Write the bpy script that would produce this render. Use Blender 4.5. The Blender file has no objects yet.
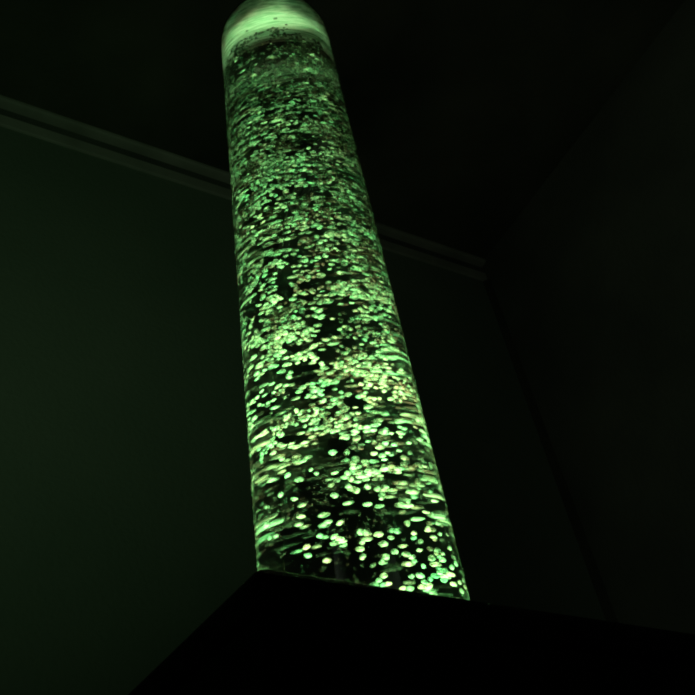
import bpy, bmesh, math, random
import numpy as np
from mathutils import Vector, Matrix, noise

random.seed(7)
rng = np.random.default_rng(11)
S = bpy.context.scene
COL = S.collection
PI = math.pi

# ------------------------------------------------------------------ helpers
def link(o, parent=None):
    COL.objects.link(o)
    if parent is not None:
        o.parent = parent
    return o

def tag(o, label=None, cat=None, group=None, kind=None):
    if label: o['label'] = label
    if cat: o['category'] = cat
    if group: o['group'] = group
    if kind: o['kind'] = kind
    return o

def obj(name, bm, mat, parent=None, smooth=False, loc=None):
    me = bpy.data.meshes.new(name)
    bmesh.ops.recalc_face_normals(bm, faces=bm.faces)
    bm.to_mesh(me); bm.free()
    if smooth:
        for p in me.polygons: p.use_smooth = True
    me.materials.append(mat)
    o = bpy.data.objects.new(name, me)
    if loc: o.location = loc
    return link(o, parent)

def prism(poly, z0, z1):
    bm = bmesh.new()
    lo = [bm.verts.new((x, y, z0)) for x, y in poly]
    hi = [bm.verts.new((x, y, z1)) for x, y in poly]
    n = len(poly)
    bm.faces.new(lo[::-1]); bm.faces.new(hi)
    for i in range(n):
        bm.faces.new((lo[i], lo[(i+1) % n], hi[(i+1) % n], hi[i]))
    return bm

def lathe(profile, seg=128, closed=True):
    """profile = list of (r, z); r == 0 gives a pole"""
    bm = bmesh.new()
    rings = []
    for r, z in profile:
        if r < 1e-7:
            rings.append([bm.verts.new((0, 0, z))])
        else:
            rings.append([bm.verts.new((r*math.cos(2*PI*k/seg), r*math.sin(2*PI*k/seg), z)) for k in range(seg)])
    m = len(rings)
    pairs = [(i, (i+1) % m) for i in range(m if closed else m-1)]
    for i, j in pairs:
        a, b = rings[i], rings[j]
        if len(a) == 1 and len(b) == 1: continue
        for k in range(seg):
            l = (k+1) % seg
            if len(a) == 1: bm.faces.new((a[0], b[k], b[l]))
            elif len(b) == 1: bm.faces.new((a[k], b[0], a[l]))
            else: bm.faces.new((a[k], b[k], b[l], a[l]))
    return bm

def mat_new(name):
    m = bpy.data.materials.new(name); m.use_nodes = True
    nt = m.node_tree; nt.nodes.clear()
    out = nt.nodes.new('ShaderNodeOutputMaterial')
    return m, nt, out

def matte(name, c1, c2, scale=3.0, rough=0.85, bump=0.0, bscale=60, spec=0.2, coord='Object'):
    m, nt, out = mat_new(name)
    p = nt.nodes.new('ShaderNodeBsdfPrincipled')
    tc = nt.nodes.new('ShaderNodeTexCoord')
    n = nt.nodes.new('ShaderNodeTexNoise'); n.inputs['Scale'].default_value = scale
    n.inputs['Detail'].default_value = 4
    r = nt.nodes.new('ShaderNodeValToRGB')
    r.color_ramp.elements[0].position = .35; r.color_ramp.elements[1].position = .68
    r.color_ramp.elements[0].color = (*c1, 1); r.color_ramp.elements[1].color = (*c2, 1)
    nt.links.new(tc.outputs[coord], n.inputs['Vector'])
    nt.links.new(n.outputs['Fac'], r.inputs['Fac'])
    nt.links.new(r.outputs['Color'], p.inputs['Base Color'])
    p.inputs['Roughness'].default_value = rough
    p.inputs['Specular IOR Level'].default_value = spec
    if bump:
        b = nt.nodes.new('ShaderNodeBump'); b.inputs['Strength'].default_value = bump
        b.inputs['Distance'].default_value = .01
        n2 = nt.nodes.new('ShaderNodeTexNoise'); n2.inputs['Scale'].default_value = bscale
        nt.links.new(tc.outputs[coord], n2.inputs['Vector'])
        nt.links.new(n2.outputs['Fac'], b.inputs['Height'])
        nt.links.new(b.outputs['Normal'], p.inputs['Normal'])
    nt.links.new(p.outputs[0], out.inputs['Surface'])
    return m

def glass(name, ior, color=(1, 1, 1), rough=0.0):
    m, nt, out = mat_new(name)
    g = nt.nodes.new('ShaderNodeBsdfGlass')
    g.inputs['IOR'].default_value = ior; g.inputs['Color'].default_value = (*color, 1)
    g.inputs['Roughness'].default_value = rough
    nt.links.new(g.outputs[0], out.inputs['Surface'])
    return m

def bubble_mat(name, vary):
    """thin silvery air bubble in water: bright sheen, partly see-through"""
    m, nt, out = mat_new(name)
    d = nt.nodes.new('ShaderNodeBsdfDiffuse')
    gl = nt.nodes.new('ShaderNodeBsdfGlossy'); gl.inputs['Roughness'].default_value = .38
    tl = nt.nodes.new('ShaderNodeBsdfTranslucent')
    tr = nt.nodes.new('ShaderNodeBsdfTransparent')
    tc = nt.nodes.new('ShaderNodeTexCoord')
    n = nt.nodes.new('ShaderNodeTexNoise'); n.inputs['Scale'].default_value = 28
    n.inputs['Detail'].default_value = 3
    r = nt.nodes.new('ShaderNodeValToRGB')
    e = r.color_ramp.elements
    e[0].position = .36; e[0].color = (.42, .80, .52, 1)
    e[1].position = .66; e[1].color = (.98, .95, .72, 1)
    geo = nt.nodes.new('ShaderNodeNewGeometry')
    nt.links.new(geo.outputs['Position'], n.inputs['Vector'])
    nt.links.new(n.outputs['Fac'], r.inputs['Fac'])
    n2 = nt.nodes.new('ShaderNodeTexNoise'); n2.inputs['Scale'].default_value = 260; n2.inputs['Detail'].default_value = 1
    m0 = nt.nodes.new('ShaderNodeMapRange')
    m0.inputs['From Min'].default_value = .36; m0.inputs['From Max'].default_value = .66
    m0.inputs['To Min'].default_value = .08; m0.inputs['To Max'].default_value = .92
    vm = nt.nodes.new('ShaderNodeVectorMath'); vm.operation = 'SCALE'
    nt.links.new(geo.outputs['Position'], n2.inputs['Vector']); nt.links.new(n2.outputs['Fac'], m0.inputs['Value'])
    nt.links.new(r.outputs['Color'], vm.inputs[0]); nt.links.new(m0.outputs['Result'], vm.inputs['Scale'])
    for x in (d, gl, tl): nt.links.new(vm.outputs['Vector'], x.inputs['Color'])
    m1 = nt.nodes.new('ShaderNodeMixShader'); m1.inputs[0].default_value = .35
    nt.links.new(d.outputs[0], m1.inputs[1]); nt.links.new(gl.outputs[0], m1.inputs[2])
    m2 = nt.nodes.new('ShaderNodeMixShader'); m2.inputs[0].default_value = .30
    nt.links.new(m1.outputs[0], m2.inputs[1]); nt.links.new(tl.outputs[0], m2.inputs[2])
    lw = nt.nodes.new('ShaderNodeLayerWeight'); lw.inputs['Blend'].default_value = .5
    mr = nt.nodes.new('ShaderNodeMapRange')
    mr.inputs['From Min'].default_value = 0; mr.inputs['From Max'].default_value = 1
    mr.inputs['To Min'].default_value = vary; mr.inputs['To Max'].default_value = min(1, vary+.15)
    nt.links.new(lw.outputs['Facing'], mr.inputs['Value'])
    m3 = nt.nodes.new('ShaderNodeMixShader')
    nt.links.new(mr.outputs['Result'], m3.inputs[0])
    nt.links.new(m2.outputs[0], m3.inputs[1]); nt.links.new(tr.outputs[0], m3.inputs[2])
    nt.links.new(m3.outputs[0], out.inputs['Surface'])
    return m

# ------------------------------------------------------------------ measures (metres)
CAM_Z = .283
TX, TY = -.0224, .5445          # axis of the bubble tube
R_OUT, R_IN = .0760, .0740
PL_TOP = .450                   # top of the plinth
TUBE_TOP = 1.300
WATER_TOP = 1.2995
CEIL = CAM_Z + 2.1

# ------------------------------------------------------------------ room
uL = Vector((.814, .581)).normalized()          # along the left wall towards the corner
uR = Vector((.53, -.848)).normalized()          # along the right wall away from the corner
A = Vector((.590, 2.200))
B = A - uL*4.2
D = A + uR*4.0
C = B + uR*4.0
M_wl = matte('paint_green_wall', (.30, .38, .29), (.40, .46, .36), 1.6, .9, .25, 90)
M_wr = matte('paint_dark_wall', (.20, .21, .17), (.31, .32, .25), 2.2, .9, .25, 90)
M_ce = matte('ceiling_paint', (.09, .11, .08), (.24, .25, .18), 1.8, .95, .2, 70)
M_fl = matte('floor_carpet', (.03, .035, .035), (.06, .065, .06), 30, .95, .6, 400)
M_tr = matte('cornice_paint', (.48, .50, .42), (.72, .72, .62), 5, .6)
M_crease_skirt = matte('crease_shade_skirting', (.11, .12, .09), (.16, .16, .12), 5, .8)  # dark tone of the painted corner shade, shared by the skirting
T = .08

def wall(name, p, q, mat):
    d = (q-p).normalized(); n = Vector((d.y, -d.x))
    mid = (A+C)/2
    if (mid-p).dot(n) > 0: n = -n              # n points outward
    p2, q2 = p, q
    bm = prism([tuple(p2), tuple(q2), tuple(q2+n*T), tuple(p2+n*T)], 0, CEIL)
    return tag(obj(name, bm, mat), kind='structure')
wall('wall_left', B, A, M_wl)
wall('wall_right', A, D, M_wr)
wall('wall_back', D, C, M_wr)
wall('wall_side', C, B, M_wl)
poly = [tuple(B), tuple(A), tuple(D), tuple(C)]
tag(obj('floor', prism(poly, -.06, 0), M_fl), kind='structure')
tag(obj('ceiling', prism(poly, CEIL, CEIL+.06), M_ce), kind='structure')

def wall_profile(name, p, q, inward, prof, mat):
    """extrude a closed profile (offset from wall, z) from p to q"""
    bm = bmesh.new()
    a = [bm.verts.new((p.x+inward.x*o, p.y+inward.y*o, z)) for o, z in prof]
    b = [bm.verts.new((q.x+inward.x*o, q.y+inward.y*o, z)) for o, z in prof]
    n = len(prof)
    bm.faces.new(a); bm.faces.new(b[::-1])
    for i in range(n):
        bm.faces.new((a[i], b[i], b[(i+1) % n], a[(i+1) % n]))
    return tag(obj(name, bm, mat), kind='structure')
nL = Vector((uL.y, -uL.x))      # into the room from the left wall
nR = Vector((-uL.x, -uL.y))
nR = Vector((uR.y, -uR.x))
if (C-A).dot(nR) < 0: nR = -nR
prof = [(0, CEIL), (.034, CEIL), (.034, CEIL-.010), (.028, CEIL-.014), (.018, CEIL-.016), (0, CEIL-.018)]
wall_profile('trim_1', B, A, nL, prof, M_tr)
prof = [(0, CEIL-.052), (.005, CEIL-.053), (.008, CEIL-.056), (.008, CEIL-.096), (.005, CEIL-.100), (0, CEIL-.101)]
wall_profile('trim_3', B, A, nL, prof, M_tr)
M_gap = matte('groove_shade_paint', (.16, .18, .15), (.22, .24, .20), 6, .9)  # dark strip between the cornice bands, groove shade put into its colour
wall_profile('groove_shade', B, A, nL, [(0, CEIL-.019), (.003, CEIL-.019), (.003, CEIL-.051), (0, CEIL-.051)], M_gap)
# dark strip along the wall joint, standing in for the crease shade
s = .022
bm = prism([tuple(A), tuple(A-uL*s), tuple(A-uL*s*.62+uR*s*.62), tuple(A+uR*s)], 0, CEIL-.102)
tag(obj('crease_shade', bm, M_crease_skirt), kind='structure')
# skirting
for nm, p, q, n in (('baseboard_left', B, A, nL), ('baseboard_right', A, D, nR)):
    wall_profile(nm, p, q, n, [(0, 0), (.016, 0), (.016, .085), (.008, .1), (0, .1)], M_crease_skirt)

# ------------------------------------------------------------------ plinth (hollow, padded black platform)
M_bk = matte('black_vinyl', (.006, .006, .006), (.011, .012, .011), 14, .7, .15, 160, .15)
K = Vector((-.0675, .3689))*.978                     # nearest top corner
e1 = Vector((math.cos(math.radians(42.4)), math.sin(math.radians(42.4))))
e2 = Vector((math.cos(math.radians(127.9)), math.sin(math.radians(127.9))))
L1, L2 = .80, .62
Pq = [K, K+e1*L1, K+e1*L1+e2*L2, K+e2*L2]
plinth = bpy.data.objects.new('plinth', None); plinth.location = (*(K+e1*L1/2+e2*L2/2), 0); link(plinth)
tag(plinth, 'black box shaped plinth carrying the glowing bubble tube, dark in shadow', 'plinth')
off = -Vector(plinth.location)
def local(v): return (v.x+off.x, v.y+off.y)
def bevel_mod(o, w, seg=4):
    b = o.modifiers.new('bevel', 'BEVEL'); b.width = w; b.segments = seg; b.limit_method = 'ANGLE'
th = .02
inner = [K+e1*th+e2*th, K+e1*(L1-th)+e2*th, K+e1*(L1-th)+e2*(L2-th), K+e1*th+e2*(L2-th)]
# four side panels as one shell
bm = bmesh.new()
zb, zt = .03, PL_TOP-.028
rows = []
for P_, z in ((Pq, zb), (Pq, zt), (inner, zt), (inner, zb)):
    rows.append([bm.verts.new((*local(v), z)) for v in P_])
for i in range(4):
    a, b = rows[i], rows[(i+1) % 4]
    for k in range(4):
        l = (k+1) % 4
        bm.faces.new((a[k], a[l], b[l], b[k]))
obj('side_panels', bm, M_bk, plinth)
tp = prism([local(v) for v in Pq], PL_TOP-.028, PL_TOP)
o = obj('top_panel', tp, M_bk, plinth)
bevel_mod(o, .008)
obj('toe_kick', prism([local(v) for v in inner], 0, .03), M_bk, plinth)

# ------------------------------------------------------------------ bubble tube
tube = bpy.data.objects.new('bubble_tube', None); tube.location = (TX, TY, PL_TOP); link(tube)
tag(tube, 'tall clear acrylic bubble tube full of water, glowing green, standing on the black plinth', 'bubble tube')
def Z(z): return z-PL_TOP
ZB = PL_TOP
M_acr = glass('clear_acrylic', 1.49, (.985, 1, .99))
M_wat = glass('water', 1.33/1.49, (.98, 1, .985))
zw = PL_TOP+.005
# tube wall: outer skin, closed at the foot and at the rim; the water's skin is its inner face
obj('tube_wall', lathe([(0, Z(ZB+.0035)), (R_OUT, Z(ZB+.0035)), (R_OUT, Z(TUBE_TOP-.0008)), (R_OUT-.0008, Z(TUBE_TOP)),
                        (0, Z(TUBE_TOP))], 192, closed=False), M_acr, tube, smooth=False)
w = bpy.data.objects['tube_wall']
for p in w.data.polygons: p.use_smooth = abs(p.normal.z) < .5
w.data.set_sharp_from_angle(angle=math.radians(20))
wt = obj('water', lathe([(0, Z(zw)), (R_IN, Z(zw)), (R_IN, Z(WATER_TOP)), (0, Z(WATER_TOP))], 192, closed=False), M_wat, tube)
for p in wt.data.polygons: p.use_smooth = abs(p.normal.z) < .5
wt.data.set_sharp_from_angle(angle=math.radians(20))
M_col = matte('grey_plastic', (.10, .11, .10), (.14, .15, .14), 20, .45, 0, 10, .5)
obj('base_collar', lathe([(R_OUT+.0006, Z(PL_TOP)), (R_OUT+.004, Z(PL_TOP)), (R_OUT+.004, Z(PL_TOP+.008)),
                          (R_OUT+.002, Z(PL_TOP+.010)), (R_OUT+.0006, Z(PL_TOP+.010))], 96), M_col, tube, smooth=False)
obj('lamp_housing', lathe([(0, Z(ZB)), (R_OUT-.001, Z(ZB)), (R_OUT-.001, Z(ZB+.003)), (0, Z(ZB+.003))], 64, closed=False), M_bk, tube)

# froth: ripples of packed foam under the water surface
M_fr, nt, out = mat_new('froth')
d = nt.nodes.new('ShaderNodeBsdfDiffuse')
geo = nt.nodes.new('ShaderNodeNewGeometry')
mp = nt.nodes.new('ShaderNodeMapping'); mp.inputs['Scale'].default_value = (45, 150, 60)
mp.inputs['Rotation'].default_value = (0, 0, .15)
n = nt.nodes.new('ShaderNodeTexNoise'); n.inputs['Scale'].default_value = 1.6; n.inputs['Detail'].default_value = 5
r = nt.nodes.new('ShaderNodeValToRGB')
r.color_ramp.elements[0].position = .36; r.color_ramp.elements[0].color = (.26, .38, .26, 1)
r.color_ramp.elements[1].position = .60; r.color_ramp.elements[1].color = (.80, .84, .76, 1)
nt.links.new(geo.outputs['Position'], mp.inputs['Vector']); nt.links.new(mp.outputs[0], n.inputs['Vector'])
nt.links.new(n.outputs['Fac'], r.inputs['Fac']); nt.links.new(r.outputs['Color'], d.inputs['Color'])
nt.links.new(d.outputs[0], out.inputs['Surface'])
bm = bmesh.new()
NR, NS = 44, 120
RF = R_IN-.0006
def fz(x, y, base):
    q = min(1, (x*x+y*y)/RF**2)
    return base-.005*(1-q**1.5)+.0016*noise.noise(Vector((x*60, y*170, 3)))+.0006*noise.noise(Vector((x*150, y*400, 9)))
grid = []
cen = bm.verts.new((0, 0, Z(fz(0, 0, WATER_TOP-.0020))))
for i in range(1, NR+1):
    rr = RF*i/NR
    grid.append([bm.verts.new((rr*math.cos(2*PI*k/NS), rr*math.sin(2*PI*k/NS),
                 Z(fz(rr*math.cos(2*PI*k/NS), rr*math.sin(2*PI*k/NS), WATER_TOP-.0020)))) for k in range(NS)])
top = [bm.verts.new((v.co.x, v.co.y, Z(WATER_TOP-.0006))) for v in grid[-1]]
for k in range(NS):
    l = (k+1) % NS
    bm.faces.new((cen, grid[0][k], grid[0][l]))
    for i in range(NR-1):
        bm.faces.new((grid[i][k], grid[i+1][k], grid[i+1][l], grid[i][l]))
    bm.faces.new((grid[-1][k], top[k], top[l], grid[-1][l]))
bm.faces.new(top)
fr = obj('froth', bm, M_fr, tube, smooth=True)

# ------------------------------------------------------------------ bubbles
M_b1 = bubble_mat('air_bubble', .30)
M_b2 = bubble_mat('air_bubble_swarm', .38)

def shape_mesh(seed, sub=2):
    bm = bmesh.new(); bmesh.ops.create_icosphere(bm, subdivisions=sub, radius=1)
    for v in bm.verts:
        f = 1+.26*noise.noise(v.co*1.3+Vector((seed*7.1, 0, 0)))
        v.co = Vector((v.co.x*f, v.co.y*f, v.co.z*.62*f))
    me = bpy.data.meshes.new('bubble'); bm.to_mesh(me); bm.free()
    for p in me.polygons: p.use_smooth = True
    return me
shapes = [shape_mesh(i) for i in range(5)]

Z_SPLIT = .600
def density(x, y, z):
    """0..1 chance that a bubble sits here"""
    h = (z-PL_TOP)/(WATER_TOP-PL_TOP)
    sw = noise.noise(Vector((x*26, y*26, z*38)))                         # clumps
    sw2 = noise.noise(Vector((x*60+5, y*60, z*95)))
    lim = .16-.18*min(1, h*1.5)-(1-h)**3*.22*(x/R_IN)
    if h > .88: lim += (h-.88)*9
    if h > .945: return 0.0
    v = (sw*.75+sw2*.65-lim)*7
    return max(0.0, min(1.0, v))

def sample(zlo, zhi, count, rlo, rhi, pts_all):
    got = []
    tries = 0
    while len(got) < count and tries < 400000:
        tries += 1
        z = rng.uniform(zlo, zhi)
        a = rng.uniform(0, 2*PI)
        rad = rng.uniform(rlo, rhi)
        rm = R_IN-rad*1.55-.0004
        q = rm*math.sqrt(rng.uniform(.12, 1)) if rng.random() < .55 else rm*math.sqrt(rng.uniform(.80, 1))
        x, y = q*math.cos(a), q*math.sin(a)
        if rng.random() > density(x, y, z): continue
        got.append((x, y, z, rad))
    return got

def no_overlap(pts, k=1.15):
    cell = {}; out_ = []
    g = .006
    for p in pts:
        key = (int(p[0]//g), int(p[1]//g), int(p[2]//g)); ok = True
        for i in (-1, 0, 1):
            for j in (-1, 0, 1):
                for l in (-1, 0, 1):
                    for o_ in cell.get((key[0]+i, key[1]+j, key[2]+l), ()):
                        dx, dy, dz = p[0]-o_[0], p[1]-o_[1], (p[2]-o_[2])/.62
                        if dx*dx+dy*dy+dz*dz < ((p[3]+o_[3])*k)**2*.8: ok = False
                        if not ok: break
                    if not ok: break
                if not ok: break
            if not ok: break
        if ok:
            cell.setdefault(key, []).append(p); out_.append(p)
    return out_

low = no_overlap(sample(PL_TOP+.012, Z_SPLIT, 620, .0019, .0031, None))[:300]
for i, (x, y, z, rad) in enumerate(low):
    b = bpy.data.objects.new('bubble', shapes[i % 5])
    if not shapes[i % 5].materials: shapes[i % 5].materials.append(M_b1)
    link(b)
    b.location = (TX+x, TY+y, z)
    b.scale = (rad*rng.uniform(.85, 1.2), rad*rng.uniform(.85, 1.2), rad*rng.uniform(.85, 1.25))
    b.rotation_euler = (rng.uniform(-.3, .3), rng.uniform(-.3, .3), rng.uniform(0, 6.28))
    tag(b, 'pale air bubble in the sparse lower end of the tube above the plinth', 'bubble',
        'separate air bubbles in the lower end of the tube')

hi = no_overlap(sample(Z_SPLIT, WATER_TOP-.030, 9000, .0015, .0026, None), .90)
print('low', len(low), 'swarm', len(hi))
base = []
for sh in shapes:
    v = np.empty(len(sh.vertices)*3); sh.vertices.foreach_get('co', v)
    base.append(v.reshape(-1, 3))
fcs = np.array([list(p.vertices) for p in shapes[0].polygons])
nv, nf = len(base[0]), len(fcs)
N = len(hi)
V = np.empty((N, nv, 3)); F = np.empty((N, nf, 3), dtype=np.int64)
for i, (x, y, z, rad) in enumerate(hi):
    t = rng.uniform(0, 6.28); ct, st = math.cos(t), math.sin(t)
    s3 = rad*np.array([rng.uniform(.85, 1.3), rng.uniform(.85, 1.1), rng.uniform(.85, 1.25)])
    v = base[i % 5]*s3
    tl_ = rng.uniform(-.3, .3)
    v = np.stack([v[:, 0], v[:, 1], v[:, 2]+v[:, 0]*tl_], 1)
    V[i] = np.stack([v[:, 0]*ct-v[:, 1]*st+x, v[:, 0]*st+v[:, 1]*ct+y, v[:, 2]+z], 1)
    F[i] = fcs+i*nv
me = bpy.data.meshes.new('bubble_swarm')
V = V.reshape(-1, 3); F = F.reshape(-1, 3)
me.vertices.add(len(V)); me.vertices.foreach_set('co', V.ravel())
me.loops.add(F.size); me.loops.foreach_set('vertex_index', F.ravel().astype(np.int32))
me.polygons.add(len(F)); me.polygons.foreach_set('loop_start', np.arange(0, F.size, 3, dtype=np.int32))
me.polygons.foreach_set('use_smooth', np.ones(len(F), dtype=bool))
me.update(calc_edges=True); me.validate()
me.materials.append(M_b2)
sw = bpy.data.objects.new('bubble_swarm', me); sw.location = (TX, TY, 0); link(sw)
tag(sw, 'dense swarm of tiny green lit air bubbles filling the middle and top of the tube', 'bubbles', kind='stuff')

# ------------------------------------------------------------------ lights
def area(name, loc, direction, size, power, color, spread=180, shape='DISK'):
    l = bpy.data.lights.new(name, 'AREA'); l.shape = shape; l.size = size
    l.energy = power; l.color = color; l.spread = math.radians(spread)
    o = bpy.data.objects.new(name, l); o.location = loc
    o.rotation_euler = Vector(direction).to_track_quat('-Z', 'Y').to_euler()
    COL.objects.link(o); return o
area('led_lamp_green', (TX, TY, PL_TOP+.006), (0, 0, 1), .144, 1.25, (.36, 1.0, .40), 7)
area('led_lamp_warm', (TX+.01, TY, PL_TOP+.007), (0, 0, 1), .10, .34, (1.0, .66, .38), 60)
# added unseen spot that brightens the left wall, like spill from the tube
l = bpy.data.lights.new('left_wall_fill', 'SPOT'); l.energy = 6.5; l.color = (.55, 1.0, .52)
l.spot_size = math.radians(62); l.spot_blend = 1; l.shadow_soft_size = .25
o = bpy.data.objects.new('left_wall_fill', l); o.location = (-.15, -.9, .6)
o.rotation_euler = (Vector((-.92, 1.12, 1.6))-o.location).to_track_quat('-Z', 'Y').to_euler()
COL.objects.link(o)
l = bpy.data.lights.new('ceiling_fill', 'SPOT'); l.energy = 1.6; l.color = (.85, 1.0, .72)  # added fill spot with no fixture, lifts the ceiling beside the tube
l.spot_size = math.radians(48); l.spot_blend = 1; l.shadow_soft_size = .2
o = bpy.data.objects.new('ceiling_fill', l); o.location = (.75, .1, .4)
o.rotation_euler = (Vector((.36, 1.2, CEIL))-o.location).to_track_quat('-Z', 'Y').to_euler()
COL.objects.link(o)
wd = bpy.data.worlds.new('night'); S.world = wd; wd.use_nodes = True
wd.node_tree.nodes['Background'].inputs[0].default_value = (.5, .8, .5, 1)
wd.node_tree.nodes['Background'].inputs[1].default_value = .0
l = bpy.data.lights.new('right_wall_fill', 'SPOT'); l.energy = 5; l.spot_size = math.radians(76); l.spot_blend = 1; l.color = (.75, 1.0, .70)  # added fill spot out of view, lifts the right wall
l.shadow_soft_size = .4
o = bpy.data.objects.new('right_wall_fill', l); o.location = (-.2, -.9, 1.0)
o.rotation_euler = (Vector((1.6, 1.5, 1.2))-o.location).to_track_quat('-Z', 'Y').to_euler()
COL.objects.link(o)

# ------------------------------------------------------------------ camera
cam = bpy.data.cameras.new('camera'); cam.lens = 750/695*36; cam.sensor_width = 36
cam.clip_start = .01
co = bpy.data.objects.new('camera', cam)
cx = Vector((.98310033, .1830676, 0)); cy = Vector((.11605451, -.62323003, -.77337939)) * -1
cz = Vector((-.14158071, .76030953, -.63394347)) * -1
M = Matrix(((.98310033, .11605451, -.14158071), (.1830676, -.62323003, .76030953), (0, -.77337939, -.63394347)))
print('rows?', M.determinant())
CX = Vector((.98310033, .11605451, -.14158071)); CY = Vector((.1830676, -.62323003, .76030953)); CZ = Vector((0, -.77337939, -.63394347))
# columns of the camera matrix
cols = (CX, CY, CZ)
mw = Matrix.Identity(4)
for j, v in enumerate(cols):
    for i in range(3): mw[i][j] = v[i]
mw[0][3], mw[1][3], mw[2][3] = 0, 0, CAM_Z
co.matrix_world = mw
COL.objects.link(co); S.camera = co

S.view_settings.view_transform = 'Standard'
S.view_settings.look = 'None'
S.view_settings.exposure = 0
S.cycles.max_bounces = 14
S.cycles.transmission_bounces = 12
S.cycles.transparent_max_bounces = 24
S.cycles.diffuse_bounces = 3
S.cycles.glossy_bounces = 4
S.cycles.use_denoising = True
S.cycles.filter_width = 2.0
S.cycles.caustics_refractive = False
S.cycles.sample_clamp_indirect = 3
